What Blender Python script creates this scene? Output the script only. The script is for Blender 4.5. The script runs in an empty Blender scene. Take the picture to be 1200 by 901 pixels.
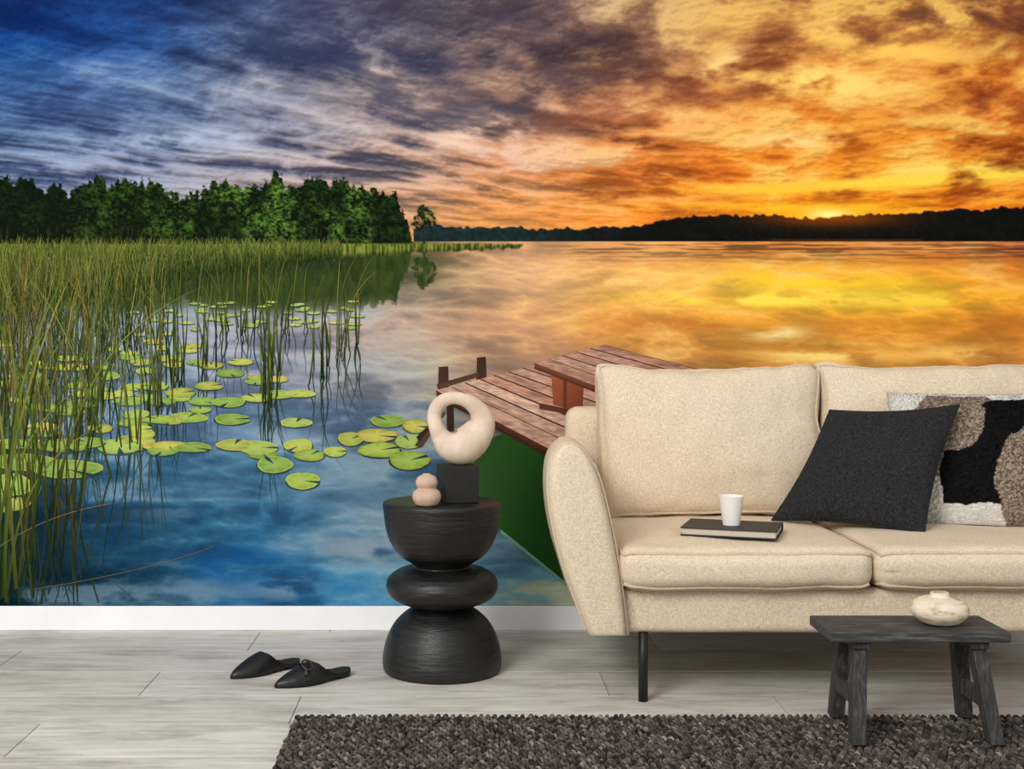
import bpy, bmesh, math, random
import numpy as np
from mathutils import Vector, Matrix
random.seed(7); np.random.seed(7)
F=1500.0; CX=540.0; HY=400.0; WALL=4.45
sc=bpy.context.scene
sc.view_settings.view_transform='Standard'
sc.view_settings.look='None'

# ---------------------------------------------------------------- helpers
def s2l(c):
    c=np.asarray(c,dtype=float)/255.0
    return np.where(c<=0.04045,c/12.92,((c+0.055)/1.055)**2.4)
def col(c): 
    l=s2l(c); return (float(l[0]),float(l[1]),float(l[2]),1.0)
def link(o,parent=None):
    sc.collection.objects.link(o)
    if parent is not None: o.parent=parent
    return o
def empty(name,loc=(0,0,0)):
    e=bpy.data.objects.new(name,None); e.location=loc; e.empty_display_size=0.1
    sc.collection.objects.link(e); return e
def mesh_obj(name,verts,faces,mat=None,smooth=True,parent=None):
    me=bpy.data.meshes.new(name); me.from_pydata([tuple(map(float,v)) for v in verts],[],[tuple(f) for f in faces]); me.update()
    if smooth:
        me.polygons.foreach_set('use_smooth',[True]*len(me.polygons))
    if mat: me.materials.append(mat)
    bm=bmesh.new(); bm.from_mesh(me); bmesh.ops.recalc_face_normals(bm,faces=bm.faces); bm.to_mesh(me); bm.free()
    o=bpy.data.objects.new(name,me); return link(o,parent)
def new_mat(name):
    m=bpy.data.materials.new(name); m.use_nodes=True
    nt=m.node_tree; b=nt.nodes['Principled BSDF']; return m,nt,b
def N(nt,t,**k):
    n=nt.nodes.new(t)
    for a,v in k.items():
        if a in n.inputs: n.inputs[a].default_value=v
        else: setattr(n,a,v)
    return n
def noise(nt,scale,detail=4,rough=.5,stretch=(1,1,1),coord='Object'):
    tc=N(nt,'ShaderNodeTexCoord'); mp=N(nt,'ShaderNodeMapping'); mp.inputs['Scale'].default_value=stretch
    n=N(nt,'ShaderNodeTexNoise'); n.inputs['Scale'].default_value=scale; n.inputs['Detail'].default_value=detail; n.inputs['Roughness'].default_value=rough
    nt.links.new(tc.outputs[coord],mp.inputs[0]); nt.links.new(mp.outputs[0],n.inputs['Vector']); return n
def ramp(nt,src,stops):
    r=N(nt,'ShaderNodeValToRGB'); e=r.color_ramp.elements
    while len(e)<len(stops): e.new(.5)
    for i,(p,c) in enumerate(stops):
        e[i].position=p; e[i].color=col(c)
    nt.links.new(src,r.inputs[0]); return r
def bump(nt,b,src,strength=.3,dist=.002):
    bp=N(nt,'ShaderNodeBump'); bp.inputs['Strength'].default_value=strength; bp.inputs['Distance'].default_value=dist
    nt.links.new(src,bp.inputs['Height']); nt.links.new(bp.outputs[0],b.inputs['Normal'])
def simple(name,stops,scale=10,rough=.6,stretch=(1,1,1),bs=.2,bd=.002,detail=5,spec=.4):
    m,nt,b=new_mat(name); n=noise(nt,scale,detail,.6,stretch)
    r=ramp(nt,n.outputs['Fac'],stops); nt.links.new(r.outputs[0],b.inputs['Base Color'])
    b.inputs['Roughness'].default_value=rough; b.inputs['Specular IOR Level'].default_value=spec
    if bs: bump(nt,b,n.outputs['Fac'],bs,bd)
    return m
def weave(name,c1,c2,c3,scale=1.0,bs=.5):
    m,nt,b=new_mat(name)
    a=noise(nt,300*scale,2,.6,(0.3,1,1.2)); c=noise(nt,300*scale,2,.6,(1.2,1,0.3)); 
    mx=N(nt,'ShaderNodeMath',operation='ADD'); nt.links.new(a.outputs['Fac'],mx.inputs[0]); nt.links.new(c.outputs['Fac'],mx.inputs[1])
    hf=N(nt,'ShaderNodeMath',operation='MULTIPLY'); hf.inputs[1].default_value=.5; nt.links.new(mx.outputs[0],hf.inputs[0])
    r=ramp(nt,hf.outputs[0],[(.34,c1),(.5,c2),(.66,c3)])
    nt.links.new(r.outputs[0],b.inputs['Base Color']); b.inputs['Roughness'].default_value=.9; b.inputs['Specular IOR Level'].default_value=.15
    big=noise(nt,9,3,.5)
    ad=N(nt,'ShaderNodeMath',operation='MULTIPLY_ADD'); ad.inputs[1].default_value=4.0
    nt.links.new(big.outputs['Fac'],ad.inputs[0]); nt.links.new(hf.outputs[0],ad.inputs[2])
    bump(nt,b,ad.outputs[0],bs,.0025)
    return m
def attr_mat(name,rough=.8,spec=.2,bumpscale=None,bs=.3,bd=.002):
    m,nt,b=new_mat(name); a=N(nt,'ShaderNodeVertexColor'); a.layer_name='Col'
    nt.links.new(a.outputs[0],b.inputs['Base Color']); b.inputs['Roughness'].default_value=rough; b.inputs['Specular IOR Level'].default_value=spec
    if bumpscale:
        n=noise(nt,bumpscale,4); bump(nt,b,n.outputs['Fac'],bs,bd)
    return m
def set_cols(me,lin):
    ca=me.color_attributes.new('Col','FLOAT_COLOR','POINT')
    arr=np.ones((len(me.vertices),4),dtype=np.float32); arr[:,:3]=lin
    ca.data.foreach_set('color',arr.ravel())
def lathe(name,prof,mat,loc,parent=None,seg=72,smooth=True):
    vs=[];fs=[]
    for (r,z) in prof:
        for k in range(seg):
            a=2*math.pi*k/seg; vs.append((r*math.cos(a),r*math.sin(a),z))
    n=len(prof)
    for i in range(n-1):
        for k in range(seg):
            k2=(k+1)%seg; fs.append((i*seg+k,i*seg+k2,(i+1)*seg+k2,(i+1)*seg+k))
    fs.append(tuple(range(seg-1,-1,-1))); fs.append(tuple((n-1)*seg+k for k in range(seg)))
    o=mesh_obj(name,vs,fs,mat,smooth,parent); o.location=loc
    return o
def smooth_prof(pts,n=8):
    out=[];P=[Vector((a,b,0)) for a,b in pts]
    for i in range(len(P)-1):
        p0=P[max(i-1,0)];p1=P[i];p2=P[i+1];p3=P[min(i+2,len(P)-1)]
        for k in range(n):
            t=k/n
            q=0.5*((2*p1)+(-p0+p2)*t+(2*p0-5*p1+4*p2-p3)*t*t+(-p0+3*p1-3*p2+p3)*t**3)
            out.append((max(q.x,0.0005),q.y))
    out.append((P[-1].x,P[-1].y)); return out
def tube(name,pts,r,mat,parent=None,closed=True,radii=None,res=6):
    cu=bpy.data.curves.new(name,'CURVE'); cu.dimensions='3D'; cu.bevel_depth=r; cu.bevel_resolution=res
    sp=cu.splines.new('POLY'); sp.points.add(len(pts)-1)
    for i,p in enumerate(pts):
        sp.points[i].co=(p[0],p[1],p[2],1); 
        if radii: sp.points[i].radius=radii[i]
    sp.use_cyclic_u=closed; cu.materials.append(mat); cu.use_fill_caps=True
    o=bpy.data.objects.new(name+'_c',cu); sc.collection.objects.link(o)
    dg=bpy.context.evaluated_depsgraph_get(); me=bpy.data.meshes.new_from_object(o.evaluated_get(dg))
    bpy.data.objects.remove(o); me.name=name
    if not me.materials: me.materials.append(mat)
    me.polygons.foreach_set('use_smooth',[True]*len(me.polygons))
    return link(bpy.data.objects.new(name,me),parent)
def box(name,lo,hi,mat,bev=.004,parent=None,taper=None):
    x0,y0,z0=lo;x1,y1,z1=hi
    vs=[(x,y,z) for z in(z0,z1) for y in(y0,y1) for x in(x0,x1)]
    fs=[(0,2,3,1),(4,5,7,6),(0,1,5,4),(2,6,7,3),(0,4,6,2),(1,3,7,5)]
    o=mesh_obj(name,vs,fs,mat,False,parent)
    if bev:
        md=o.modifiers.new('b','BEVEL'); md.width=bev; md.segments=3
    return o
def hexa(name,c,mat,bev=.003,parent=None):
    fs=[(0,3,2,1),(4,5,6,7),(0,1,5,4),(1,2,6,5),(2,3,7,6),(3,0,4,7)]
    o=mesh_obj(name,c,fs,mat,False,parent)
    if bev:
        md=o.modifiers.new('b','BEVEL'); md.width=bev; md.segments=3
    return o

# ---------------------------------------------------------------- numpy noise
_tab=np.random.rand(256,256)
def vnoise(x,y,seed=0):
    x=x+seed*17.3; y=y+seed*31.7
    xi=np.floor(x).astype(int); yi=np.floor(y).astype(int); fx=x-xi; fy=y-yi
    fx=fx*fx*fx*(fx*(fx*6-15)+10); fy=fy*fy*fy*(fy*(fy*6-15)+10)
    g=lambda a,b:_tab[a&255,b&255]
    return (g(xi,yi)*(1-fx)+g(xi+1,yi)*fx)*(1-fy)+(g(xi,yi+1)*(1-fx)+g(xi+1,yi+1)*fx)*fy
def fbm(x,y,o=5,seed=0,gain=.5,billow=False):
    s=0;a=1;t=0
    for i in range(o):
        c_,s_=math.cos(.7*i),math.sin(.7*i)
        v=vnoise((x*c_-y*s_)*2**i,(x*s_+y*c_)*2**i,seed+i*3.1)
        if billow: v=1-np.abs(2*v-1)**.8
        s=s+a*v; t+=a; a*=gain
    return s/t
def sst(a,b,x):
    t=np.clip((x-a)/(b-a),0,1); return t*t*(3-2*t)

# ---------------------------------------------------------------- mural
xs=np.concatenate([np.linspace(-700,-15,110,endpoint=False),np.linspace(-15,1215,1060,endpoint=False),np.linspace(1215,1900,110)])
ys=np.concatenate([np.linspace(-139,-8,34,endpoint=False),np.linspace(-8,480,430,endpoint=False),np.linspace(480,709.5,150)])
X,Y=np.meshgrid(xs,ys)
gx=[0,150,300,450,600,750,900,1050,1200]
def field(rows,sx,sy):
    num=np.zeros(X.shape+(3,));den=np.zeros(X.shape)
    xc=np.clip(X,-60,1260)
    for yy,cs in rows:
        wy=np.exp(-((Y-yy)/sy)**2)+1e-9
        for xx,c in zip(gx,cs):
            w=wy*np.exp(-((xc-xx)/sx)**2)
            den+=w; num+=w[...,None]*np.array(c,float)
    return num/den[...,None]
sky_rows=[(-30,[(10,34,84),(18,46,102),(42,60,108),(70,70,94),(88,70,78),(108,72,62),(130,76,48),(160,92,42),(124,68,40)]),
(40,[(16,62,130),(30,76,144),(70,84,118),(88,86,104),(106,86,86),(142,100,76),(190,120,62),(222,144,62),(168,98,46)]),
(100,[(44,84,138),(68,100,150),(106,114,136),(122,110,112),(146,112,98),(192,132,86),(216,132,56),(244,164,66),(210,110,38)]),
(150,[(78,106,148),(102,122,158),(130,136,156),(168,150,148),(204,160,132),(212,128,68),(226,122,40),(236,140,42),(210,100,28)]),
(200,[(116,132,164),(138,148,170),(158,154,164),(190,160,146),(218,144,98),(230,132,50),(240,138,32),(252,172,48),(252,184,60)]),
(245,[(124,132,154),(146,142,154),(172,144,136),(208,154,116),(236,156,84),(244,146,50),(248,134,24),(252,126,14),(246,114,22)]),
(283,[(130,130,145),(150,140,145),(180,146,126),(220,158,102),(242,156,74),(246,138,42),(248,118,14),(246,106,10),(238,96,16)])]
C=field(sky_rows,95,34)
wx=(fbm(X/150,Y/110,2,5)-.5)*60; wy=(fbm(X/150,Y/110,2,9)-.5)*30
t=np.maximum(345-(Y+wy*.3),44)
U=(X+wx*.7-950)/t*1.9; V=1150/t
n=fbm(U*.85,V*.8,6,2,.52)
bl=1-fbm(U*1.25+3,V*1.25,5,21,.5,True)
n3=fbm(X/50+wx*.02,Y/24+wy*.03,6,6,.55); fine=fbm(X/12,Y/6,4,16,.6)
bl=(bl-bl.mean())/bl.std()*.085+.5
nn=.46*n+.28*bl+.22*n3+.04*fine
nn=(nn-nn[40:260,120:1160].mean())/nn[40:260,120:1160].std()*.085+.5
dark=sst(.47,.66,nn); lite=sst(.49,.34,nn)
fade=sst(288,200,Y)*.8+.2
wl=np.clip((X-150)/400,0,1)[...,None]; wr=np.clip((X-600)/250,0,1)[...,None]
dk=np.array([.58,.52,.38])*(1-wr)+np.array([.40,.56,.56])*wr
C=C*(1-(dark*fade)[...,None]*dk)
hi_l=np.array([160,178,208.]);hi_m=np.array([236,202,178.]);hi_r=np.array([255,214,112.])
HI=(hi_l*(1-wl)+hi_m*wl)*(1-wr)+hi_r*wr
upleft=np.clip((Y+X*.25)/170,0.14,1)
C=C+(HI-C)*(lite*.66*upleft*fade)[...,None]
def relief(a,kx,ky,reg):
    gy_,gx_=np.gradient(a); e=-(gx_*kx+gy_*ky)
    for _ in range(1):
        e=(2*e+np.roll(e,1,0)+np.roll(e,-1,0)+np.roll(e,1,1)+np.roll(e,-1,1))/6
    return np.tanh(e/np.std(e[reg])*.8)*(X>-15)*(X<1215)*(Y>-8)
em=relief(nn,.7,1.0,(slice(60,280),slice(120,1160)))*fade
C=C+(HI-C)*(np.clip(em,0,1)*.27*upleft)[...,None]
C=C*(1-(np.clip(-em,0,1)*.20)[...,None]*np.array([.8,1,1.1]))
def blob(C,cx,cy,rx,ry,c,s,rot=0,ns=None,lo=.35,hi=.6):
    a=math.radians(rot); dx=X-cx+wx*.3; dy=Y-cy+wy*.2
    u=(dx*math.cos(a)+dy*math.sin(a))/rx; v=(-dx*math.sin(a)+dy*math.cos(a))/ry
    w=s*np.exp(-(u*u+v*v))
    if ns is not None: w=w*sst(lo,hi,ns)
    return C+(np.array(c,float)-C)*np.clip(w,0,1)[...,None]
nd=.45*n3+.5*nn+.05*fine
for b in [(400,60,170,42,(54,56,84),.7,14),(120,125,140,25,(48,66,110),.55,0),(560,20,170,28,(74,62,76),.65,10),(250,40,130,24,(44,60,100),.6,10),(60,20,150,40,(8,36,90),.55,0),
 (720,125,120,20,(146,82,58),.75,-14),(860,104,70,22,(148,84,54),.65,-10),(985,45,100,16,(116,66,42),.85,0),(1120,20,130,22,(92,54,42),.95,0),
 (1140,130,110,18,(144,74,34),.85,0),(800,205,160,34,(222,112,34),.5,0),(640,95,120,20,(100,76,80),.6,-10),(1040,180,130,9,(206,100,30),.45,0),(480,120,110,18,(96,90,104),.5,8)]:
    C=blob(C,*b,ns=nd,lo=.36,hi=.6)
m4=1-nd
for b in [(240,162,140,12,(170,184,210),.9,-3),(95,195,130,10,(152,162,190),.7,0),(420,60,26,14,(198,184,180),.6,25),(590,150,85,14,(242,214,190),.9,-8),
 (540,185,110,10,(226,186,162),.7,4),(850,72,60,12,(246,202,132),1,-25),(960,98,110,22,(255,214,114),1.2,6),(925,165,60,10,(255,218,140),1.1,0),(800,150,65,9,(242,170,96),.8,-10),
 (1060,62,80,14,(255,198,94),1.1,5),(1165,85,70,12,(255,188,78),1,0),(700,110,60,8,(234,176,128),.8,-20),(1040,155,80,8,(255,204,88),1,0),(330,195,100,9,(194,176,188),.7,0),(470,215,90,8,(218,186,166),.6,0),(300,120,60,8,(146,154,178),.6,0)]:
    C=blob(C,*b,ns=m4,lo=.40,hi=.64)
for b in [(1080,212,200,8,(255,216,72),1.3,-4),(930,222,130,5,(255,198,56),1,0),(1120,198,90,5,(255,224,104),1.1,-3),(960,243,170,5,(255,194,46),1,0),(1000,264,220,9,(255,128,8),.8,0),
 (620,215,90,5,(236,168,112),.6,0),(700,236,120,4,(248,180,95),.6,0),(1150,235,80,4,(255,188,54),.9,0)]:
    C=blob(C,*b,ns=m4,lo=.3,hi=.56)
g_=np.exp(-((X-972)/95)**2-((Y-254)/18)**2)[...,None]; C=C+(np.array([255,190,36.])-C)*g_*.95
g_=np.exp(-((X-972)/24)**2-((Y-252)/7)**2)[...,None]; C=C+(np.array([255,244,150.])-C)*g_
SKY=C
# water
water_rows=[(292,[(70,95,40),(70,92,42),(70,88,46),(120,110,70),(212,158,114),(232,164,96),(218,134,60),(208,114,50),(186,98,56)]),
(318,[(58,82,38),(52,74,36),(50,68,32),(95,95,60),(216,168,128),(244,182,100),(252,190,74),(252,176,56),(234,140,46)]),
(345,[(88,108,84),(90,112,92),(88,100,80),(150,138,122),(218,168,120),(246,184,86),(255,208,66),(255,214,56),(250,172,46)]),
(375,[(135,148,160),(142,152,166),(152,150,156),(186,162,146),(216,162,112),(232,162,74),(234,160,52),(238,162,50),(218,134,42)]),
(405,[(142,156,176),(152,164,182),(162,164,176),(178,162,152),(200,150,112),(212,148,74),(214,144,58),(236,168,66),(208,130,50)]),
(440,[(122,142,166),(132,152,172),(142,152,168),(152,150,150),(168,138,112),(180,132,80),(196,138,66),(218,154,72),(204,134,64)]),
(500,[(84,114,144),(96,128,156),(106,136,160),(106,128,148),(108,104,92),(120,100,80),(140,100,60),(140,100,60),(140,100,60)]),
(560,[(40,76,102),(52,96,126),(70,116,146),(86,120,142),(70,100,110),(80,90,80),(90,90,70),(90,90,70),(90,90,70)]),
(620,[(20,50,68),(30,76,104),(50,108,146),(92,128,150),(104,138,154),(80,110,120),(60,90,100),(60,90,100),(60,90,100)]),
(700,[(8,34,42),(20,56,78),(44,104,146),(72,142,176),(122,176,194),(116,170,186),(90,140,150),(80,120,130),(80,120,130)])]
W=field(water_rows,80,21)
d=Y-283
wu=X/88+wx*.01; wv=d/30*(1+14/(d+25))+wy*.012
w1=.6*fbm(wu,wv,6,14,.5)+.4*(1-fbm(wu*1.2,wv*1.2,4,34,.5,True))
w1=(w1-w1[260:560,120:700].mean())/w1[260:560,120:700].std()*.085+.5
wd=sst(.46,.66,w1); wlite=sst(.50,.34,w1)
wR=np.clip((X-500)/150,0,1)*sst(500,440,Y)
W=W*(1-(wd*(.34-.18*wR))[...,None]*np.array([1,.9,.7]))
mixx=np.clip((X-420)/200,0,1)[...,None]; HW=np.array([158,176,190.])*(1-mixx)+np.array([255,216,128.])*mixx
W=W+(HW-W)*(wlite*.46)[...,None]
ew=relief(w1,.5,-.8,(slice(260,560),slice(120,700)))
W=W*(1+.06*ew[...,None])
wn=1-fbm(X/36+wx*.04,Y/11+wy*.06,4,24,.5)
def wb(cx,cy,rx,ry,c,s):
    global W
    W=blob(W,cx,cy,rx,ry,c,s,0,wn,.28,.62)
for b in [(940,318,120,9,(255,190,50),.8),(935,330,110,9,(255,212,48),1),(925,350,150,8,(255,230,84),1.3),(1090,352,130,6,(255,212,68),1.1),(905,388,36,10,(255,240,170),1.3),(965,415,64,10,(255,226,126),1.3),(1110,412,60,9,(252,200,100),1),
 (1170,330,80,6,(235,144,44),.6),(820,380,130,9,(198,118,50),.85),(1120,384,100,9,(196,116,42),.85),(740,330,90,7,(255,210,124),.8),(280,665,60,26,(16,82,146),.8),(400,690,80,18,(38,114,168),.6),
 (430,640,60,22,(142,156,168),.9),(330,690,50,14,(118,146,166),.8),(230,690,60,12,(100,130,150),.7),(520,650,60,30,(104,164,188),.5),(420,560,60,22,(118,146,160),.6),(480,600,50,20,(58,98,124),.6),(560,380,60,12,(204,156,128),.5),(150,640,60,24,(16,56,84),.6),(210,600,60,16,(96,126,146),.6)]:
    wb(*b)
rip=fbm(X/46,Y/1.7,3,20)
band=sst(284,287,Y)*sst(314,294,Y)*sst(600,760,X)
W=W*(1-(band*.38*sst(.38,.64,rip))[...,None])
W=W+(np.array([120,66,44.])-W)*(band*.18)[...,None]
hl=sst(284,286,Y)*sst(300,290,Y)*sst(600,700,X)*sst(.58,.42,rip)
W=W+(np.array([244,168,100.])-W)*(hl*.5)[...,None]
W=W*(1+.05*(fbm(X/18,Y/2.2,3,27)-.5))[...,None]
# trees
def topline(x,xp,yp,j1,j2,seed):
    return np.interp(x,xp,yp)+(fbm(x/16,x*0+seed,3,seed)-.5)*j1+(vnoise(x/4.5,x*0+seed*2,seed)-.5)*j2
LX=[-700,-30,0,30,70,110,160,200,240,300,350,400,440,465,478,485]
LY=[200,200,206,212,222,212,212,228,222,213,210,213,225,238,255,285]
def tree_mask(Yq):
    tl=topline(X,LX,LY,22,10,3)+(fbm(X/4.5,Yq/4.5,4,8,.7)-.5)*20
    m=sst(-1.2,1.2,Yq-tl)*(X<488)
    cr=((X-497+ (fbm(X/4,Yq/4,3,2)-.5)*12)/13)**2+((Yq-259+(fbm(X/4,Yq/4,3,7)-.5)*12)/17)**2
    hole=sst(.30,.40,fbm(X/3.5,Yq/3.5,2,71))
    m2=np.maximum(sst(1.2,.75,cr)*(.35+.65*hole),sst(2.0,.8,np.abs(X-497))*(Yq>250)*(Yq<290))
    return np.maximum(m,m2)
leaf=fbm(X/3.2,Y/2.6,3,30,.75); mid=fbm(X/9,Y/8,3,36,.6); big=fbm(X/30,Y/46,3,33)
bright=sst(.36,.74,.6*leaf+.4*mid)*(.4+.8*sst(.35,.65,big))*np.clip(.30+(X-40)/360,.24,1.1)
TC=np.array([9,20,9.])+(np.array([74,106,36.])-np.array([9,20,9.]))*bright[...,None]
trunk=sst(.66,.74,vnoise(X/2.4,Y/60,91))*sst(262,272,Y)*.25
TC=TC+(np.array([90,92,60.])-TC)*trunk[...,None]
TC=TC*(1-.15*sst(262,283,Y))[...,None]
IMG=np.where((Y<283.5)[...,None],SKY,W)
m=(tree_mask(Y)*(Y<286))[...,None]; IMG=IMG*(1-m)+TC*m
Yr=286-(Y-288)*.9
mr=tree_mask(Yr)*(Y>=288)*(Y<420)*(.9*sst(380,342,Y))
RC=np.array([24,40,14.])+(np.array([60,78,30.])-np.array([24,40,14.]))*fbm(X/5,Y/16,3,41)[...,None]
IMG=IMG*(1-mr[...,None])+RC*mr[...,None]
FX=[480,510,560,605,615,700,750,765,800,850,900,960,1000,1060,1100,1150,1200,1900]
FY=[266,266,266,266,268,267,266,261,254,252,253,256,252,250,248,245,242,236]
tl=topline(X,FX,FY,5,4.5,11)
mf=sst(-.8,.8,Y-tl)*(Y<283)*(X>484)
fr=np.clip((X-600)/160,0,1)[...,None]
FC=np.array([26,42,42.])*(1-fr)+np.array([15,16,15.])*fr
FC=FC*(.7+.6*fbm(X/5,Y/4,3,44)[...,None])
glow=np.exp(-((X-972)/80)**2-((Y-255)/11)**2)[...,None]
FC=FC+(np.array([190,86,10.])-FC)*glow*.65
IMG=IMG*(1-mf[...,None])+FC*mf[...,None]
ms=sst(-1,1,1.6-np.abs(Y-281.5))*sst(880,920,X)*sst(1085,1075,X)*.8
IMG=IMG*(1-ms[...,None])+np.array([70,40,18.])*ms[...,None]
bot=np.interp(X,[-700,380,470,560,612],[316,303,297,293,290]); top=np.interp(X,[-700,200,400,612],[283,286,285,286])
st=fbm(X/1.9,Y/14,3,50)
mg=sst(-1,1,Y-top-(st-.5)*3)*sst(1.5,-1.5,Y-bot-(vnoise(X/6,Y*0,3)-.5)*4)*(X<613)
GC=np.array([56,72,22.])+(np.array([130,138,58.])-np.array([56,72,22.]))*sst(.3,.7,st)[...,None]
GC=GC*(1-.35*sst(-6,0,Y-bot))[...,None]
IMG=IMG*(1-mg[...,None])+GC*mg[...,None]
rb_=sst(303,312,Y)*sst(372,330,Y)*sst(420,250,X)*.8
RB=np.array([36,50,20.])+(np.array([86,98,44.])-np.array([36,50,20.]))*fbm(X/2.2,Y/26,3,61)[...,None]
IMG=IMG+(RB-IMG)*rb_[...,None]
IMG=IMG+((np.random.rand(*X.shape)-.5)*7)[...,None]
IMG=np.clip(IMG,0,255)
ny,nx=X.shape
def wx3(px,py,layer):
    return ((px-CX)*WALL/F, WALL-.003-layer*.00035, 1-(py-HY)*WALL/F)
V0=np.stack([(X-CX)*WALL/F,np.full_like(X,WALL-.003),1-(Y-HY)*WALL/F],-1).reshape(-1,3)
C0=s2l(IMG.reshape(-1,3))
ii=np.arange(ny*nx).reshape(ny,nx)
Q=np.stack([ii[:-1,:-1],ii[1:,:-1],ii[1:,1:],ii[:-1,1:]],-1).reshape(-1,4)
OV=[];OC=[];OF=[]
base_n=len(V0)
rr=random.Random(3); rj=random.Random(9)
def ov_poly(pts,cols,layer):
    s=base_n+len(OV); layer=layer+rj.uniform(.02,.3)
    for p,c in zip(pts,cols):
        OV.append(wx3(p[0],p[1],layer)); OC.append(c)
    OF.append(tuple(range(s,s+len(pts))))
def ov_strip(L,R,cols,layer):
    s=base_n+len(OV); layer=layer+rj.uniform(.02,.98)
    for l,r,c in zip(L,R,cols):
        OV.append(wx3(l[0],l[1],layer)); OC.append(c); OV.append(wx3(r[0],r[1],layer)); OC.append(c)
    for i in range(len(L)-1):
        a=s+2*i; OF.append((a,a+2,a+3,a+1))
def mixc(a,b,t): return tuple(a[i]*(1-t)+b[i]*t for i in range(3))
def sample(px,py):
    i=int(np.clip(np.searchsorted(ys,py),0,ny-1)); j=int(np.clip(np.searchsorted(xs,px),0,nx-1)); return tuple(IMG[i,j])
GREENS=[(56,88,22),(82,108,32),(112,124,46),(142,146,68),(42,66,18),(28,48,14),(76,98,32),(104,104,48),(50,74,24),(34,54,18),(96,118,40)]
def blade(x0,y0,h,lean,droop,w,c,layer,reflect=True,nseg=9):
    L=[];R=[];cc=[]
    tip=rr.choice([(160,154,80),(150,120,70),(150,160,84)])
    for i in range(nseg+1):
        t=i/nseg
        x=x0+lean*t+droop*t**3; y=y0-h*t+abs(droop)*.35*t**3
        ww=w*(1-t**2.2)*.5+.1
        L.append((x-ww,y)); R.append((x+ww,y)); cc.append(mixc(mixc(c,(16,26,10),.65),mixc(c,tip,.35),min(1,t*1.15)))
    ov_strip(L,R,cc,layer)
    if reflect:
        L2=[];R2=[];c2=[]
        for i in range(nseg+1):
            t=i/nseg; x=x0+lean*t+droop*t**3+math.sin(t*9+x0)*1.4; y=y0+(h*t-abs(droop)*.35*t**3)*.82
            if y>708: break
            ww=w*(1-t**2.2)*.46+.1
            L2.append((x-ww,y)); R2.append((x+ww,y)); 
            c2.append(mixc(mixc(c,(12,26,26),.7),sample(x,y),.10+.5*t))
        if len(L2)>1: ov_strip(L2,R2,c2,1)
for k in range(2700):
    x=rr.uniform(-650,400) if k%4==0 else rr.uniform(-10,400)
    lim=298+ (1-max(0,x)/420)*66
    y=rr.uniform(299,lim); h=(y-283)*rr.uniform(.3,1.1)+4
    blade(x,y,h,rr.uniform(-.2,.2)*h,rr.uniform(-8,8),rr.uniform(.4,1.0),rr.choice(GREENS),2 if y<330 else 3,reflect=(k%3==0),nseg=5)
def nearset(n,xa,xb,ya,yb,wmul=1.0):
    for k in range(n):
        x=xa+(xb-xa)*rr.random()**1.25; y=rr.uniform(ya,yb); h=(y-283)*rr.uniform(.3,1.05)
        c=rr.choice(GREENS) if rr.random()>.26 else rr.choice([(116,88,44),(130,108,60),(86,64,34)])
        blade(x,y,h,rr.gauss(0,.12)*h,rr.gauss(0,.16)*h,wmul*rr.uniform(.4,.9)*(1+(y-283)/240),c,rr.choice([4,5,6,7]))
nearset(250,-10,200,345,430)
nearset(105,-10,125,430,540)
nearset(52,-15,90,540,660)
nearset(16,-15,45,640,705)
nearset(60,-650,-20,380,690)
for (cx,cy,nb,sp) in [(182,478,15,15),(205,445,13,16),(240,430,10,12),(318,470,15,9),(322,430,8,10),(376,440,9,12),(398,418,7,10),(414,404,6,8),(265,400,9,18),(300,385,9,20),(350,380,9,20),(150,520,8,18),(120,470,11,16),(95,500,10,14)]:
    for k in range(nb):
        x=cx+rr.gauss(0,sp*.6); y=cy+rr.gauss(0,8); h=(y-283)*rr.uniform(.25,1.0)
        blade(x,y,h,rr.gauss(0,.08)*h,rr.gauss(0,.11)*h,rr.uniform(.6,1.1)*(1+(y-283)/260),rr.choice(GREENS),rr.choice([4,5,6,7]))
for (x0,y0,h,le,dr,w) in [(5,700,395,10,60,4.5),(20,690,360,-25,-30,4),(36,660,345,30,90,3.2),(-5,640,330,60,30,3.6),(8,705,300,-8,110,3.6),(60,640,330,-40,-50,3),(92,600,300,40,60,2.6),(130,560,255,-60,-40,2.6),(70,560,260,70,100,2.6),(30,600,240,-30,60,2.6),(10,690,250,30,120,3.2)]:
    blade(x0,y0,h,le,dr,w,rr.choice(GREENS[:4]),8,True,16)
for (a,b,c_,dd) in [((40,690),(180,668),(250,640),(100,92,70)),((0,640),(60,600),(130,590),(130,106,70))]:
    L=[];R=[];cc=[]
    for i in range(15):
        t=i/14; x=a[0]*(1-t)**2+2*b[0]*t*(1-t)+c_[0]*t*t; y=a[1]*(1-t)**2+2*b[1]*t*(1-t)+c_[1]*t*t
        L.append((x,y-.4)); R.append((x,y+.4)); cc.append(dd)
    ov_strip(L,R,cc,8)
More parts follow.
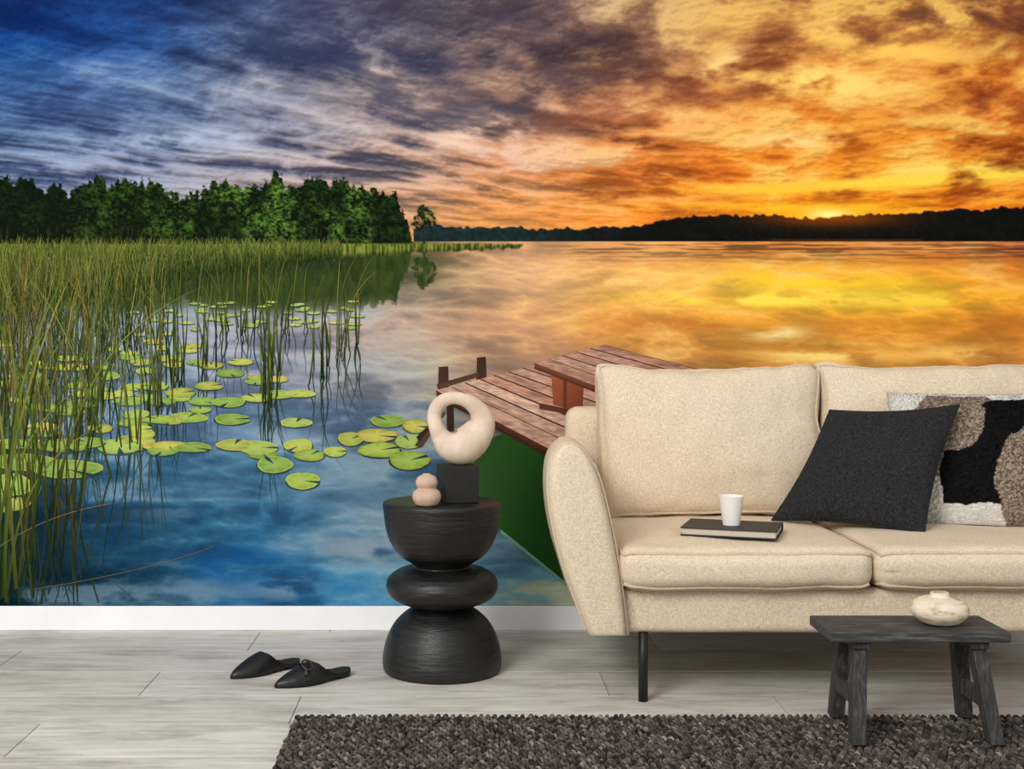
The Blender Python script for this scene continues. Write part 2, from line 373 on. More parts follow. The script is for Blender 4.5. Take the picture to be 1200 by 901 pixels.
def pad(cx,cy,rx,ry,c,layer=3):
    n=26; notch=rr.uniform(0,6.28); lay=layer+rj.uniform(.02,.98)
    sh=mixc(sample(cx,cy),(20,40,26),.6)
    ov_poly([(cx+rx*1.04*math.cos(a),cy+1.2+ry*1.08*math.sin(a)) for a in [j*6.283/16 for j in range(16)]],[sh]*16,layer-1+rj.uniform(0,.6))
    s=base_n+len(OV)
    edge=mixc(c,rr.choice([(150,110,40),(210,200,100),(80,110,40),(196,190,90)]),.45)
    OV.append(wx3(cx,cy,lay)); OC.append(mixc(c,(225,225,150),.25))
    for i in range(n):
        a=notch+.16+i/(n-1)*(6.283-.32); k=1+.05*math.sin(3*a+cx)+.03*rr.uniform(-1,1)
        OV.append(wx3(cx+rx*k*.82*math.cos(a),cy+ry*k*.82*math.sin(a),lay)); OC.append(mixc(c,rr.choice([(70,110,34),(190,190,90)]),rr.uniform(0,.3)))
        OV.append(wx3(cx+rx*k*math.cos(a),cy+ry*k*math.sin(a),lay)); OC.append(edge)
    for i in range(n-1):
        a=s+1+2*i; OF.append((s,a,a+2)); OF.append((a,a+1,a+3,a+2))
PC=[(158,180,76),(140,170,72),(176,186,84),(188,178,82),(126,160,74),(154,178,88),(118,150,66),(160,166,74)]
PL=[(275,521,21,7),(303,524,23,8),(308,531,17,7),(350,522,17,8),(363,533,18,7),(322,544,21,10),(355,563,20,10),(347,495,19,5.5),(328,462,17,5),(352,461,18,4.5),(300,466,17,5),(268,471,20,6),(238,470,17,5),
(272,491,21,6.5),(220,489,24,6),(212,460,18,6),(245,452,17,5),(270,437,17,5),(248,428,14,4),(282,424,15,4),(326,444,12,4),(393,529,13,6),(411,514,15,8),(442,510,24,8),(445,527,25,9),(480,517,17,8),(455,493,21,7),(487,499,15,8),(480,539,24,11),
(140,523,27,9),(78,549,42,11),(28,541,36,10),(75,522,30,8),(12,568,27,13),(2,590,34,10),(104,518,20,6),(125,440,16,5),(62,478,20,5),(28,468,18,4.5),(165,503,14,6),(12,520,24,6),(50,500,20,5),(180,452,18,5),(150,470,18,5),(100,462,16,4),
(200,420,14,4),(165,424,14,4),(225,405,12,3.2),(180,400,12,3),(90,430,14,4),(40,440,15,4),(10,450,16,4.5),(300,447,12,3.5),(235,480,13,4),(190,470,16,5),(300,442,10,3)]
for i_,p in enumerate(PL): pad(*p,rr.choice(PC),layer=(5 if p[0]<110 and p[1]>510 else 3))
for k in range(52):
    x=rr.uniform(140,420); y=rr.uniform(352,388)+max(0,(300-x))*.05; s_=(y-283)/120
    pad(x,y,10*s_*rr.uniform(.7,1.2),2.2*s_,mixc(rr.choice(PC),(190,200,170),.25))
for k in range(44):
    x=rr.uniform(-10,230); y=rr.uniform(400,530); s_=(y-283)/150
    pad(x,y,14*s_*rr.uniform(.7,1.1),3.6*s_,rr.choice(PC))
ov_poly([(556,522),(600,503),(645,530),(700,545),(705,709),(694,709),(587,622),(556,565)],[(40,66,30),(34,70,26),(24,62,18),(20,50,14),(18,50,12),(22,64,14),(34,86,22),(46,80,40)],9)
ov_poly([(587,620),(694,707),(692,709),(586,624)],[(120,150,140)]*4,10)
def posts(pts,c,layer): ov_poly(pts,[mixc(c,(0,0,0),rr.uniform(0,.25)) for _ in pts],layer)
posts([(514,430),(525,429),(526,470),(513,470)],(74,50,40),9.4)
posts([(559,419),(569,418),(570,446),(558,446)],(74,52,42),9.4)
posts([(512,450),(560,436),(561,441),(513,456)],(98,66,52),9.7)
posts([(523,462),(531,462),(532,505),(524,506)],(66,42,34),9.4)
posts([(486,522),(494,524),(522,484),(515,478)],(92,68,52),9.4)
posts([(488,512),(500,500),(503,504),(491,517)],(60,46,36),9.7)
def planks(A,B,C_,D,n,cbase,layer,gap=(58,36,30),nl=60,nw=5):
    def P(u,v):
        a=(A[0]+(B[0]-A[0])*u,A[1]+(B[1]-A[1])*u); d_=(D[0]+(C_[0]-D[0])*u,D[1]+(C_[1]-D[1])*u)
        return (a[0]+(d_[0]-a[0])*v,a[1]+(d_[1]-a[1])*v)
    ov_poly([A,B,C_,D],[gap]*4,layer)
    for k in range(n):
        pc=mixc(cbase,rr.choice([(220,190,164),(148,108,86),(186,152,132),(170,118,92)]),rr.uniform(.05,.5))
        g=.06/n*1.0 if k else 0
        u0=k/n+g; u1=(k+1)/n-g
        s=base_n+len(OV)
        cr=[1.0]*(nw+1); 
        for j in range(nl+1):
            for i in range(nw+1):
                cr[i]=.6*cr[i]+.4*rr.uniform(.62,1.32)
                q=P(u0+(u1-u0)*i/nw,j/nl); OV.append(wx3(q[0],q[1],layer+.5)); f_=cr[i]
                OC.append(tuple(min(255,c*f_) for c in pc))
        for j in range(nl):
            for i in range(nw):
                a=s+j*(nw+1)+i; OF.append((a,a+1,a+nw+2,a+nw+1))
ov_poly([(511,457),(646,527),(648,538),(512,466)],[(92,52,38),(84,46,34),(48,26,20),(60,34,26)],10.4)
planks((511,457),(630,427),(790,474),(648,528),7,(188,146,124),11)
ov_poly([(632,472),(690,484),(690,490),(632,479)],[(90,52,38)]*4,13)
ov_poly([(646,436),(684,446),(682,484),(648,474)],[(156,84,56),(126,64,44),(116,58,40),(138,72,50)],14)
ov_poly([(660,438),(664,439),(664,478),(660,477)],[(100,52,38)]*4,15)
ov_poly([(626,425),(722,460),(722,469),(626,432)],[(124,76,56),(114,68,50),(70,40,30),(80,46,34)],15.4)
planks((626,425),(708,404),(850,441),(722,461),5,(178,136,116),16)
OVa=np.array(OV); OCa=s2l(np.array(OC))
me=bpy.data.meshes.new('lake_sunset_mural')
allV=np.vstack([V0,OVa]).astype(np.float32)
loops=np.concatenate([Q.ravel(),np.concatenate([np.array(f) for f in OF])])
sizes=np.concatenate([np.full(len(Q),4),np.array([len(f) for f in OF])])
me.vertices.add(len(allV)); me.vertices.foreach_set('co',allV.ravel())
me.loops.add(len(loops)); me.loops.foreach_set('vertex_index',loops.astype(np.int32))
me.polygons.add(len(sizes)); starts=np.concatenate([[0],np.cumsum(sizes)[:-1]])
me.polygons.foreach_set('loop_start',starts.astype(np.int32))
me.update(calc_edges=True); me.validate()
set_cols(me,np.vstack([C0,OCa]))
me.materials.append(attr_mat('printed_wallpaper',.95,.05))
link(bpy.data.objects.new('lake_sunset_mural',me))

# ---------------------------------------------------------------- room shell
wall_m=simple('white_plaster',[(.3,(232,231,228)),(.7,(242,241,239))],30,.8,bs=.1)
box('wall_back',(-3.7,WALL,0),(4.05,WALL+.12,2.6),wall_m,0)
trim_m=simple('white_trim_paint',[(.3,(240,240,242)),(.7,(247,247,249))],6,.4,bs=0)
box('baseboard_back',(-3.7,WALL-.018,0),(4.05,WALL-.0092,.083),trim_m,.002)
vs=[];fs=[];cs=[]
def plank(x0,x1,y0,y1,c):
    s=len(vs); e=.0022; zt=0.0
    for (x,y,z) in [(x0,y0,-.003),(x1,y0,-.003),(x1,y1,-.003),(x0,y1,-.003),(x0+e,y0+e,zt),(x1-e,y0+e,zt),(x1-e,y1-e,zt),(x0+e,y1-e,zt)]:
        vs.append((x,y,z))
    cs.extend([tuple(v*.4 for v in c)]*4+[c]*4)
    for f in [(4,5,6,7),(0,1,5,4),(1,2,6,5),(2,3,7,6),(3,0,4,7)]: fs.append(tuple(s+i for i in f))
rowtop=4.41; seams={0:-.69,1:-1.42,2:-.91,3:-.45,4:-1.1,5:-.3}
plist=random.Random(5)
r=-1
while True:
    y1=rowtop-.2655*r; y0=y1-.2655
    if r==-1: y1=WALL+.1
    if y1<-1: break
    off=seams.get(r,plist.uniform(-1.2,0))
    x=off-1.33*3
    while x<4.6:
        g=plist.uniform(.84,1.04); plank(x,x+1.33,y0,y1,(g,g*plist.uniform(.985,1.0),g*plist.uniform(.955,.99))); x+=1.33
    r+=1
fm,nt,b=new_mat('whitewashed_wood_planks')
a=N(nt,'ShaderNodeVertexColor'); a.layer_name='Col'
g1=noise(nt,4,9,.66,(1,10,1)); g2=noise(nt,2.6,6,.7,(1,2.4,1)); 
r1=ramp(nt,g1.outputs['Fac'],[(.28,(188,182,174)),(.5,(219,215,208)),(.72,(236,232,227))])
r2=ramp(nt,g2.outputs['Fac'],[(.3,(196,192,187)),(.5,(241,239,237)),(.75,(254,254,254))])
m1=N(nt,'ShaderNodeMixRGB',blend_type='MULTIPLY'); m1.inputs[0].default_value=1
m2=N(nt,'ShaderNodeMixRGB',blend_type='MULTIPLY'); m2.inputs[0].default_value=1
nt.links.new(r1.outputs[0],m1.inputs[1]); nt.links.new(r2.outputs[0],m1.inputs[2])
nt.links.new(m1.outputs[0],m2.inputs[1]); nt.links.new(a.outputs[0],m2.inputs[2]); nt.links.new(m2.outputs[0],b.inputs['Base Color'])
b.inputs['Roughness'].default_value=.5; b.inputs['Specular IOR Level'].default_value=.3; bump(nt,b,g1.outputs['Fac'],.25,.002)
fo=mesh_obj('floor',vs,fs,fm,False)
set_cols(fo.data,np.array(cs))
sub=simple('subfloor_dark',[(.3,(90,86,80)),(.7,(110,106,100))],8,.9,bs=0)
o=box('subfloor',(-4.6,-1.3,-.06),(4.8,WALL+.12,-.0035),sub,0); o.parent=fo

# ---------------------------------------------------------------- sofa
lin=weave('beige_linen_weave',(192,172,144),(220,202,175),(238,223,201),1.25)
pipe_m=weave('beige_piping',(190,170,142),(206,188,162),(222,206,184),1.25)
leg_m=simple('black_metal',[(.3,(20,20,20)),(.7,(30,30,30))],20,.45,bs=0)
sofa=empty('sofa',(0,0,0))
def rcube(name,center,half,rad,mat,parent,crown=(0,0,0),n=30,rotx=0,axis=2,piping=True,wr=.003,seed=1,pinch=0.0,pr=.0045,rot_z=0):
    half=np.array(half,float)
    def shape(p):
        p=np.asarray(p,float); q=p*half
        r=rad; inner=np.clip(q,-(half-r),half-r); dd=q-inner; L=np.linalg.norm(dd,axis=-1,keepdims=True); L[L<1e-9]=1
        q2=inner+dd/L*r
        for ax in range(3):
            o1,o2=[k for k in range(3) if k!=ax]
            q2[...,ax]+=np.sign(p[...,ax])*np.abs(p[...,ax])**2*crown[ax]*(1-np.abs(p[...,o1])**2.4)*(1-np.abs(p[...,o2])**2.4)
        if pinch:
            o1,o2=[k for k in range(3) if k!=axis]
            cw=np.abs(p[...,o1])**5*np.abs(p[...,o2])**5
            q2[...,axis]*=1-.55*cw
            q2[...,o1]+=np.sign(p[...,o1])*cw*pinch; q2[...,o2]+=np.sign(p[...,o2])*cw*pinch
        nz=fbm(q[...,0]*7+seed*3.3+q[...,1]*3,q[...,2]*7+q[...,1]*6,4,seed)-.5
        q2+= (nz[...,None])*wr*4*np.sign(p)*np.array([.5,.7,.7])
        return q2
    bm=bmesh.new(); bmesh.ops.create_cube(bm,size=2); bmesh.ops.subdivide_edges(bm,edges=bm.edges[:],cuts=n,use_grid_fill=True)
    P=np.array([v.co[:] for v in bm.verts]); P=np.sin(P*math.pi/2); 
    Q2=shape(P)
    for v,q in zip(bm.verts,Q2): v.co=q
    me=bpy.data.meshes.new(name); bm.to_mesh(me); bm.free(); me.polygons.foreach_set('use_smooth',[True]*len(me.polygons)); me.materials.append(mat)
    o=link(bpy.data.objects.new(name,me),parent); M=Matrix.Translation(center)@Matrix.Rotation(rot_z,4,'Z')@Matrix.Rotation(rotx,4,'X'); o.matrix_local=M
    if piping:
        o1,o2=[k for k in range(3) if k!=axis]
        for sgn in (-1,1):
            tt=np.sin(np.linspace(-1,1,40)*math.pi/2); loop=[]
            for (fa,fb) in [(tt,-1),(1,tt),(tt[::-1],1),(-1,tt[::-1])]:
                for k in range(39):
                    p=[0,0,0]; p[axis]=sgn; p[o1]=fa[k] if hasattr(fa,'__len__') else fa; p[o2]=fb[k] if hasattr(fb,'__len__') else fb; loop.append(p)
            L=shape(np.array(loop)); L=L*1.004
            q=tube(name+'_piping',L,pr,pipe_m,parent,res=2); q.matrix_local=M
    return o
rcube('frame_base',(1.14,3.945,.255),(.71,.41,.062),.022,lin,sofa,n=20,piping=False,wr=.001)
rcube('seat_cushion_1',(.782,3.86,.374),(.352,.375,.060),.045,lin,sofa,crown=(.0,.014,.012),seed=1,wr=.004)
rcube('seat_cushion_2',(1.486,3.86,.374),(.352,.375,.060),.045,lin,sofa,crown=(.0,.014,.012),seed=4,wr=.004)
rcube('back_frame',(1.14,4.345,.49),(.785,.062,.29),.045,lin,sofa,n=20,piping=False,wr=.001)
rcube('back_cushion_1',(.812,4.19,.668),(.358,.08,.245),.045,lin,sofa,crown=(.0,.05,-.006),rotx=math.radians(-11),axis=1,seed=7,wr=.010,pinch=.016,n=44)
rcube('back_cushion_2',(1.530,4.19,.672),(.354,.08,.245),.045,lin,sofa,crown=(.0,.05,-.006),rotx=math.radians(-11),axis=1,seed=9,wr=.010,pinch=.016,n=44)
armprof=[(.348,.195),(.312,.29),(.276,.39),(.248,.50),(.236,.60),(.242,.67),(.268,.712),(.300,.722),(.338,.700),(.372,.640),(.398,.55),(.420,.45),(.438,.34),(.455,.195)]
def arm(name,mirror):
    prof=smooth_prof(armprof,4)
    ysec=[3.470,3.472,3.478,3.490,3.51,3.55,3.65,3.8,3.95,4.1,4.25,4.33,4.37,4.385]
    ins=[.045,.030,.017,.007,.002,0,0,0,0,0,0,.004,.018,.045]
    vs=[];n=len(prof)
    for yy,i_ in zip(ysec,ins):
        t=(yy-3.47)/.9
        for (px,pz) in prof:
            ccx=np.interp(pz,[.195,.45,.722],[.403,.335,.30])
            dx=px-ccx
            x=ccx+dx*(1-i_/.06*.55); z=.195+(pz-.195)*(1-i_*.6)+ (i_*.3)
            tz=(z-.195)/.527
            z=.195+(z-.195)*(1-.10*t*t); x=x+.055*t*tz
            if mirror: x=2.28-x
            vs.append((x,yy,z))
    fs=[]
    for j in range(len(ysec)-1):
        for i in range(n):
            i2=(i+1)%n; fs.append((j*n+i,j*n+i2,(j+1)*n+i2,(j+1)*n+i))
    for base in (0,(len(ysec)-1)*n):
        for i in range(n//2):
            a=i; b_=n-1-i
            if i+1<b_-1:
                fs.append((base+a,base+a+1,base+b_-1,base+b_))
    o=mesh_obj(name,vs,fs,lin,True,sofa)
    L=[vs[4*n+i] for i in range(n)]
    L=[(x+( .003 if (x>.36)!=mirror else -.001),yy-.003,z) for x,yy,z in L]
    tube(name+'_piping',L[1:],.0035,pipe_m,sofa,closed=False,res=2)
    return o
arm('arm_left',False); arm('arm_right',True)
for i,(lx,ly) in enumerate([(.507,3.56),(1.773,3.56),(.592,4.15),(1.69,4.15)]):
    lathe('leg_%d'%(i+1),[(.0135,0),(.0135,.21)],leg_m,(lx,ly,0),sofa,24)

# ---------------------------------------------------------------- throw pillows
def pillow(name,TL,TR,BR,BL,T,mat,n=60,colf=None,fuzz=0,seed=1,pinch=.07):
    TL,TR,BR,BL=[np.array(v,float) for v in (TL,TR,BR,BL)]
    nrm=np.cross(TR-BL,TL-BR); nrm/=np.linalg.norm(nrm)
    if nrm[1]>0: nrm=-nrm
    g=np.sin(np.linspace(-1,1,n+1)*math.pi/2); U_,V_=np.meshgrid(g,g)
    u=U_*(1-pinch*np.cos(V_*math.pi/2)*np.abs(U_)**3); v=V_*(1-pinch*np.cos(U_*math.pi/2)*np.abs(V_)**3)
    a=(u+1)/2; b_=(v+1)/2
    P=(1-a)[...,None]*(1-b_)[...,None]*BL+a[...,None]*(1-b_)[...,None]*BR+a[...,None]*b_[...,None]*TR+(1-a)[...,None]*b_[...,None]*TL
    th=T*(np.clip(1-np.abs(U_)**2.6,0,1)**.62)*(np.clip(1-np.abs(V_)**2.6,0,1)**.62)
    wr=(fbm(U_*2.6+seed,V_*2.6,4,seed)-.5)*.03*np.clip(th/T*2,0,1)
    f=(np.random.rand(*U_.shape)-.5)*fuzz
    front=P+nrm*(th+wr+f)[...,None]; back=P-nrm*(th*.8)[...,None]
    ctr=(TL+TR+BR+BL)/4
    vs=np.vstack([front.reshape(-1,3),back.reshape(-1,3)])-ctr; m_=(n+1)**2; fs=[]
    id1=np.arange(m_).reshape(n+1,n+1)
    for j in range(n):
        for i in range(n):
            q=[id1[j,i],id1[j,i+1],id1[j+1,i+1],id1[j+1,i]]; fs.append(tuple(q)); fs.append(tuple(int(k)+m_ for k in q[::-1]))
    rim=list(id1[0,:])+list(id1[1:,n])+list(id1[n,::-1][1:])+list(id1[::-1,0][1:-1])
    for k in range(len(rim)):
        a0=rim[k];a1=rim[(k+1)%len(rim)]; fs.append((a0,a1,a1+m_,a0+m_))
    e=empty(name,tuple(ctr))
    o=mesh_obj('cover',vs,fs,mat,True,e)
    if colf is not None:
        cc=colf((U_+1)/2,(V_+1)/2).reshape(-1,3); set_cols(o.data,s2l(np.vstack([cc,cc])))
    loop=[tuple(vs[k]) for k in rim]
    return o,e,loop
blk=weave('black_woven_fabric',(20,20,22),(38,38,40),(60,60,62))
o,e,loop=pillow('black_throw_pillow',(1.168,4.05,.782),(1.518,3.90,.806),(1.350,3.73,.440),(.965,3.97,.446),.062,blk,seed=3)
tube('edge_seam',loop,.003,blk,e,res=2)
def pat(u,v):
    px=1037+u*190; py=614-v*162
    px=px+(fbm(u*9,v*9,3,2)-.5)*7; py=py+(fbm(u*9+5,v*9,3,4)-.5)*7
    c=np.zeros(u.shape+(3,)); sp=np.random.rand(*u.shape)
    white=np.array([246,240,230.])*(.94+.06*sp)[...,None]
    grey=np.where((sp>.5)[...,None],np.array([176,158,138.]),np.array([108,94,82.]))
    black=np.array([24,23,24.])*(.6+.8*sp)[...,None]
    c[:]=white
    m=((px-1118)**2/60**2+(py-508)**2/62**2<1)&(py>456); c[m]=grey[m]
    m=((px-1200)**2+(py-570)**2<112**2)&(py<592)&(py>464)&(((px-1098)/50)**2+((py-490)/42)**2>1); c[m]=black[m]
    m=((px-1212)**2/58**2+(py-568)**2/72**2<1); c[m]=grey[m]
    return c
bm_=attr_mat('boucle_wool',.95,.05,420,.9,.004)
o,e,loop=pillow('boucle_pattern_pillow',(1.350,4.06,.838),(1.83,4.00,.838),(1.775,3.80,.440),(1.345,3.93,.440),.06,bm_,n=170,colf=pat,fuzz=.010,seed=5,pinch=.03)

# ---------------------------------------------------------------- book and cup
bk=empty('closed_book',(.785,3.70,.4465))
cov=simple('dark_book_cover',[(.3,(34,32,32)),(.7,(48,45,44))],40,.6,bs=.15)
pg=simple('book_pages',[(.3,(176,166,150)),(.7,(214,204,188))],120,.8,(1,1,30),bs=.2)
hx,hy=.135,.096
def lbox(n,lo,hi,m,par,bev=.0012): return box(n,lo,hi,m,bev,par)
lbox('cover_bottom',(-hx,-hy,0),(hx,hy,.0035),cov,bk); lbox('pages',(-hx+.005,-hy+.005,.0035),(hx-.005,hy-.002,.0205),pg,bk,.0005)
lbox('cover_top',(-hx,-hy,.0205),(hx,hy,.024),cov,bk); lbox('spine',(-hx,hy-.003,0),(hx,hy+.001,.024),cov,bk)
bk.rotation_euler=(0,0,math.radians(-19))
cup_m=simple('white_porcelain',[(.3,(236,230,222)),(.7,(244,240,234))],10,.35,bs=.0)
lathe('white_cup',smooth_prof([(.0008,0),(.022,0),(.0245,.003),(.030,.042),(.0355,.082)],4)+[(.0360,.0835),(.034,.0835)]+[(.033,.077),(.0285,.042),(.022,.008),(.0008,.006)],cup_m,(.782,3.70,.4707))

# ---------------------------------------------------------------- side table + decor
blackwood=simple('charred_black_wood',[(.3,(12,12,12)),(.55,(22,22,22)),(.8,(42,42,41))],14,.42,(1,1,7),bs=.7,bd=.005,spec=.5)
prof=[(.165,0),(.176,.002),(.1795,.012)]+smooth_prof([(.181,.022),(.180,.05),(.170,.095),(.148,.14),(.118,.172),(.092,.190),(.082,.198)],5)+smooth_prof([(.084,.202),(.122,.207),(.156,.226),(.170,.253),(.163,.283),(.130,.306),(.090,.312)],6)+smooth_prof([(.080,.316),(.098,.330),(.132,.353),(.158,.392),(.172,.435),(.178,.48),(.181,.503)],5)+[(.180,.510),(.176,.5125),(.10,.5125),(.001,.5125)]
TX,TY=-.057,3.9
lathe('hourglass_side_table',prof,blackwood,(TX,TY,0),seg=96)
blk2=simple('matte_black_block',[(.3,(26,26,27)),(.7,(36,36,37))],30,.6,bs=.1)
o=box('black_display_block',(-.054,-.054,0),(.054,.054,.112),blk2,.002); o.location=(-.010,3.905,.5130); o.rotation_euler=(0,0,math.radians(14))
cer=simple('sand_ceramic',[(.3,(206,184,162)),(.7,(224,205,184))],26,.8,bs=.25,bd=.002,spec=.2)
D=3.90
pts=[(511,497,9),(509,484,8.5),(515,471,8.5),(529,464,7.5),(546,467,8),(560,478,11),(565,493,15.5),(556,510,20),(542,521,21),(527,520,17),(517,510,11.5)]
P3=[Vector(((a-CX)*D/F,D+(.012*math.sin(i*1.3)),1-(b_-HY)*D/F)) for i,(a,b_,r_) in enumerate(pts)]; RR=[r_*D/F for *_,r_ in pts]
pp=[];rad=[];K=len(P3)
for i in range(K):
    p0,p1,p2,p3=P3[i-1],P3[i],P3[(i+1)%K],P3[(i+2)%K]; r0,r1,r2,r3=RR[i-1],RR[i],RR[(i+1)%K],RR[(i+2)%K]
    for k in range(8):
        t=k/8; f=lambda a,b,c,d:0.5*((2*b)+(c-a)*t+(2*a-5*b+4*c-d)*t*t+(3*b-a-3*c+d)*t**3)
        pp.append(f(p0,p1,p2,p3)); rad.append(f(r0,r1,r2,r3))
zmin=min(p.z-r_ for p,r_ in zip(pp,rad)); sh=.625-zmin
o=tube('abstract_ring_sculpture',[(v.x,v.y,v.z) for v in pp],1.0,cer,None,True,rad,8)
o.location=(0,0,sh-.0005)
vz=simple('blush_ceramic',[(.3,(190,158,138)),(.7,(208,178,158))],26,.75,bs=.15,spec=.2)
lathe('double_gourd_bud_vase',[(.018,0),(.026,.001)]+smooth_prof([(.034,.006),(.0425,.024),(.039,.042),(.027,.052),(.031,.062),(.0325,.072),(.026,.086),(.013,.093),(.010,.096)],5)+[(.007,.096),(.006,.08),(.001,.08)],vz,(-.101,3.790,.5128))

# ---------------------------------------------------------------- bench and bowl
bw=simple('weathered_dark_wood',[(.25,(38,38,38)),(.5,(60,59,58)),(.8,(116,114,110))],14,.7,(1,9,9),bs=.8,bd=.005,detail=8)
bw2=simple('weathered_dark_wood_leg',[(.25,(32,32,32)),(.5,(54,53,52)),(.8,(100,98,94))],14,.7,(9,9,1),bs=.8,bd=.005,detail=8)
bench=empty('small_wooden_bench',(1.125,3.23,0)); 
FZ=.0222
B=lambda x,y,z:(x-1.125,y-3.23,z)
box('seat_board',B(.905,3.125,.264),B(1.345,3.325,.289),bw,.004,bench)
def leg(name,xt,yt,xb,yb,zt=.265,wx_=.017,wy_=.021):
    c=[B(xb-wx_,yb-wy_,FZ),B(xb+wx_,yb-wy_,FZ),B(xb+wx_,yb+wy_,FZ),B(xb-wx_,yb+wy_,FZ),B(xt-wx_,yt-wy_,zt),B(xt+wx_,yt-wy_,zt),B(xt+wx_,yt+wy_,zt),B(xt-wx_,yt+wy_,zt)]
    hexa(name,c,bw2,.003,bench)
for i,(xt,xb) in enumerate([(.985,.965),(1.275,1.300)]):
    leg('leg_%d_front'%(i+1),xt,3.175,xb,3.115); leg('leg_%d_back'%(i+1),xt-.005,3.275,xb+.015,3.345)
    xm=(xt+xb)/2
    hexa('stretcher_%d'%(i+1),[B(xm-.009,3.13,.10),B(xm+.009,3.13,.10),B(xm+.009,3.335,.10),B(xm-.009,3.335,.10),B(xm-.009,3.135,.138),B(xm+.009,3.135,.138),B(xm+.009,3.325,.138),B(xm-.009,3.325,.138)],bw2,.002,bench)
    hexa('cleat_%d'%(i+1),[B(xt-.022,3.14,.245),B(xt+.022,3.14,.245),B(xt+.022,3.31,.245),B(xt-.022,3.31,.245),B(xt-.022,3.14,.265),B(xt+.022,3.14,.265),B(xt+.022,3.31,.265),B(xt-.022,3.31,.265)],bw2,.002,bench)
bowlm=simple('mottled_stoneware',[(.35,(168,140,108)),(.48,(222,206,180)),(.7,(236,224,204))],22,.6,(1,1,3),bs=.35,bd=.003)
lathe('round_stoneware_vessel',[(.025,0),(.034,.001)]+smooth_prof([(.048,.006),(.066,.022),(.0705,.038),(.062,.056),(.042,.066),(.026,.069),(.023,.075),(.022,.080)],6)+[(.018,.080),(.018,.068),(.03,.06),(.001,.03)],bowlm,(1.205,3.22,.2895))

# ---------------------------------------------------------------- rug
RX0,RX1,RY0,RY1=-.443,2.35,2.45,3.372
bm=bmesh.new(); bmesh.ops.create_icosphere(bm,subdivisions=2,radius=1); tv=np.array([v.co[:] for v in bm.verts]); tf=np.array([[v.index for v in f.verts] for f in bm.faces]); bm.free()
kv=[];kf=[];kc=[];cnt=0
rowp=.0200; colp=.0185; jr=0; yy=RY1-.012
pal=[(88,79,72),(74,66,60),(102,92,84),(62,55,50),(122,112,103),(82,74,68),(50,44,40),(94,86,79)]
while yy>RY0:
    nk=int((RX1-RX0)/colp)
    for i in range(nk):
        x=RX0+.014+colp*(i+(.5 if jr%2 else 0))+random.gauss(0,.0015)
        for hh in (0,1):
            # two crossing strands make one braided stitch
            ang=(1.0 if hh else -1.0)+random.gauss(0,.15)
            sxyz=np.array([.0108*random.uniform(.85,1.15),.0052*random.uniform(.85,1.2),.0090*random.uniform(.8,1.1)])
            p=tv*sxyz; ca,sa=math.cos(ang),math.sin(ang)
            p=np.stack([p[:,0]*ca-p[:,1]*sa+x,p[:,0]*sa+p[:,1]*ca+yy+(.0048 if hh else -.0048)+random.gauss(0,.001),np.clip(p[:,2]+.0118,.001,.0218)],-1)
            kv.append(p); kf.append(tf+cnt); cnt+=len(tv)
            c=np.array(random.choice(pal),float)*random.uniform(.85,1.12); kc.append(np.clip(np.tile(c,(len(tv),1))*(1+(np.random.rand(len(tv),1)-.5)*.5),0,255))
    yy-=rowp; jr+=1
kv=np.vstack(kv).astype(np.float32); kf=np.vstack(kf).astype(np.int32); kc=np.vstack(kc)
me=bpy.data.meshes.new('braided_wool_rug'); me.vertices.add(len(kv)); me.vertices.foreach_set('co',kv.ravel())
me.loops.add(kf.size); me.loops.foreach_set('vertex_index',kf.ravel()); me.polygons.add(len(kf)); me.polygons.foreach_set('loop_start',(np.arange(len(kf))*3).astype(np.int32))
me.update(calc_edges=True); me.polygons.foreach_set('use_smooth',[True]*len(kf))
set_cols(me,s2l(kc)); me.materials.append(attr_mat('wool_yarn',.95,.05,260,.8,.004))
rug=link(bpy.data.objects.new('braided_wool_rug',me))
rb=simple('rug_backing',[(.3,(34,31,30)),(.7,(46,42,40))],60,.95,bs=0)
o=box('backing',(RX0+.006,RY0,.0005),(RX1-.02,RY1-.006,.007),rb,.002,rug)

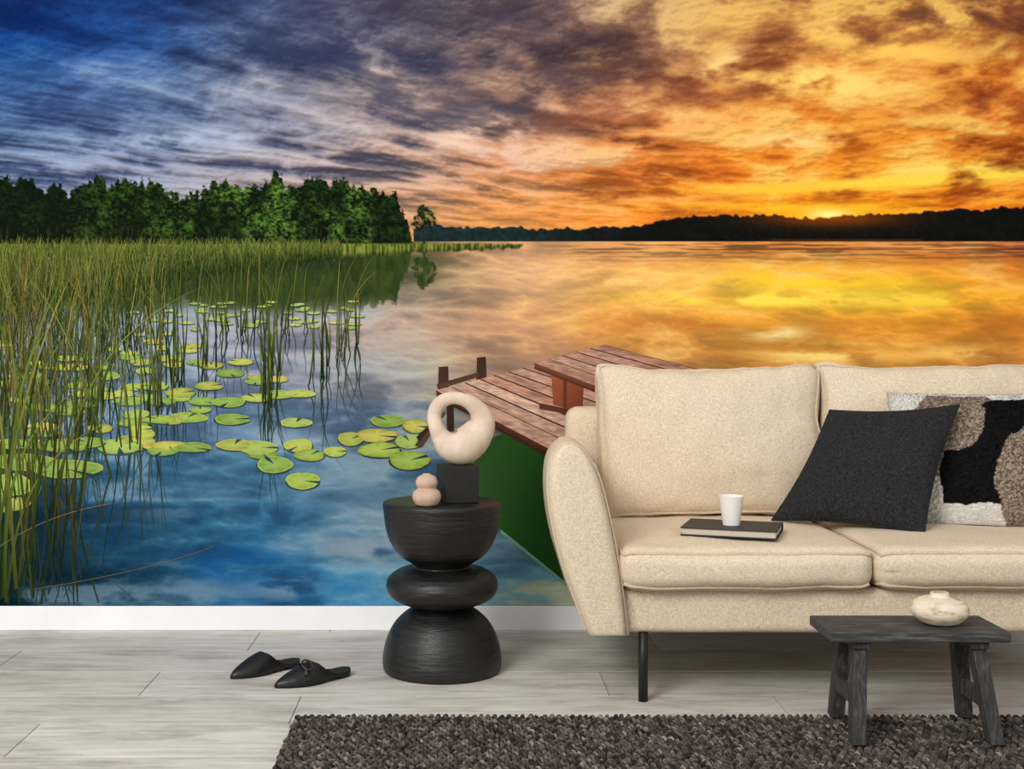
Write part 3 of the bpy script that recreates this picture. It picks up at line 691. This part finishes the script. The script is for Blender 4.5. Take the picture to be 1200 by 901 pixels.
# ---------------------------------------------------------------- mules
lea=simple('black_leather',[(.3,(16,16,17)),(.7,(26,26,27))],60,.42,bs=.25,bd=.001)
ins=simple('black_insole',[(.3,(26,25,25)),(.7,(38,36,35))],60,.7,bs=.1)
met=simple('dark_buckle',[(.3,(40,36,32)),(.7,(56,50,44))],20,.4,bs=0)
def mule(name,toe,heel,strap,flip=1):
    e=empty(name,(toe[0],toe[1],0)); d_=Vector((heel[0]-toe[0],heel[1]-toe[1],0)); L=d_.length; ang=math.atan2(d_.y,d_.x)
    e.rotation_euler=(0,0,ang)
    def w(s): return float(np.interp(s,[0,.03,.1,.2,.32,.45,.6,.75,.88,.96,1],[.002,.009,.021,.033,.041,.040,.034,.032,.031,.022,.004]))
    def off(s): return flip*.006*math.sin(s*3.1)
    S=np.concatenate([np.linspace(0,.1,8),np.linspace(.13,.88,22),np.linspace(.9,1,10)])
    def lift(s): return .014*max(0,(s-.45)/.55)**1.2
    vs=[];fs=[]
    for s in S:
        for (sg,z) in [(-1,0),(1,0),(1,.007),(-1,.007)]:
            vs.append((s*L,off(s)+sg*w(s),z+lift(s)+.0008))
    for i in range(len(S)-1):
        for k in range(4):
            fs.append((i*4+k,i*4+(k+1)%4,(i+1)*4+(k+1)%4,(i+1)*4+k))
    fs.append((0,1,2,3)); fs.append(tuple(len(vs)-4+k for k in (3,2,1,0)))
    mesh_obj('sole',vs,fs,ins,False,e)
    hs=[(s,w(s)) for s in (.78,.85,.92,.97)]
    vs=[];n=len(hs)
    for z in (0,1):
        for s,ww in hs: vs.append((s*L,off(s)-ww*.93,z*(lift(s)+.001)))
        for s,ww in hs[::-1]: vs.append((s*L,off(s)+ww*.93,z*(lift(s)+.001)))
    m_=2*n; fs=[tuple(range(m_)),tuple(range(m_,2*m_))[::-1]]+[(i,(i+1)%m_,m_+(i+1)%m_,m_+i) for i in range(m_)]
    mesh_obj('heel',vs,fs,lea,False,e)
    nu,nt_=26,22; vs=[];fs=[]
    for i in range(nu+1):
        for k in range(nt_+1):
            th=math.pi*k/nt_; send=.90-.44*math.sin(th)**.55; s=(i/nu)*send
            h=float(np.interp(s,[0,.05,.2,.4,.5,.62,.9],[.008,.018,.034,.054,.060,.046,.022]))
            x=s*L; y=off(s)+w(s)*1.06*math.cos(th)*(1+.05*math.sin(th)); z=lift(s)+.003+h*math.sin(th)**.75
            vs.append((x,y,z))
    for i in range(nu):
        for k in range(nt_):
            a=i*(nt_+1)+k; fs.append((a,a+1,a+nt_+2,a+nt_+1))
    o=mesh_obj('upper',vs,fs,lea,True,e); md=o.modifiers.new('s','SOLIDIFY'); md.thickness=.0018; md.offset=1
    if strap:
        sv=.36
        pts=[]
        for k in range(3,22):
            th=math.pi*k/24; s=sv+.04*math.cos(th); h=.0525
            pts.append((s*L,off(s)+w(s)*1.10*math.cos(th),lift(s)+.007+h*math.sin(th)**.75))
        vs=[];fs=[]
        for p in pts: vs+= [(p[0]-.009,p[1],p[2]),(p[0]+.009,p[1],p[2]+.001)]
        for k in range(len(pts)-1): fs.append((2*k,2*k+1,2*k+3,2*k+2))
        o=mesh_obj('strap',vs,fs,lea,True,e); md=o.modifiers.new('s','SOLIDIFY'); md.thickness=.002
        c=Vector((.37*L,-.022,.057)); ring=[(c.x+.016*math.cos(a),c.y+.015*math.sin(a),c.z+.011*math.sin(a)) for a in [j*6.283/28 for j in range(28)]]
        tube('buckle',ring,.003,met,e,res=3)
    return e
mule('leather_mule',(-.680,3.79),(-.500,3.955),False)
mule('leather_mule.001',(-.535,3.69),(-.335,3.85),True,-1)

# ---------------------------------------------------------------- light
w_=bpy.data.worlds.new('studio'); sc.world=w_; w_.use_nodes=True
bg=w_.node_tree.nodes['Background']; bg.inputs[0].default_value=(1,.997,.99,1); bg.inputs[1].default_value=.70
def area(name,loc,tgt,size,power,c=(1,1,1)):
    l=bpy.data.lights.new(name,'AREA'); l.shape='RECTANGLE'; l.size=size[0]; l.size_y=size[1]; l.energy=power; l.color=c
    o=bpy.data.objects.new(name,l); o.location=loc; o.rotation_euler=(Vector(tgt)-Vector(loc)).to_track_quat('-Z','Y').to_euler(); link(o); return o
area('softbox_light',(-2.6,-1.2,3.9),(.6,4.2,.6),(2.2,2.2),300,(1,.99,.97))
# ---------------------------------------------------------------- camera
cam=bpy.data.cameras.new('camera'); co=bpy.data.objects.new('camera',cam); link(co)
co.location=(0,0,1); co.rotation_euler=(math.radians(90),0,0)
cam.sensor_width=36; cam.lens=36*F/1200; cam.shift_x=(600-CX)/1200; cam.shift_y=-(450.5-HY)/1200
cam.clip_start=.05
sc.camera=co
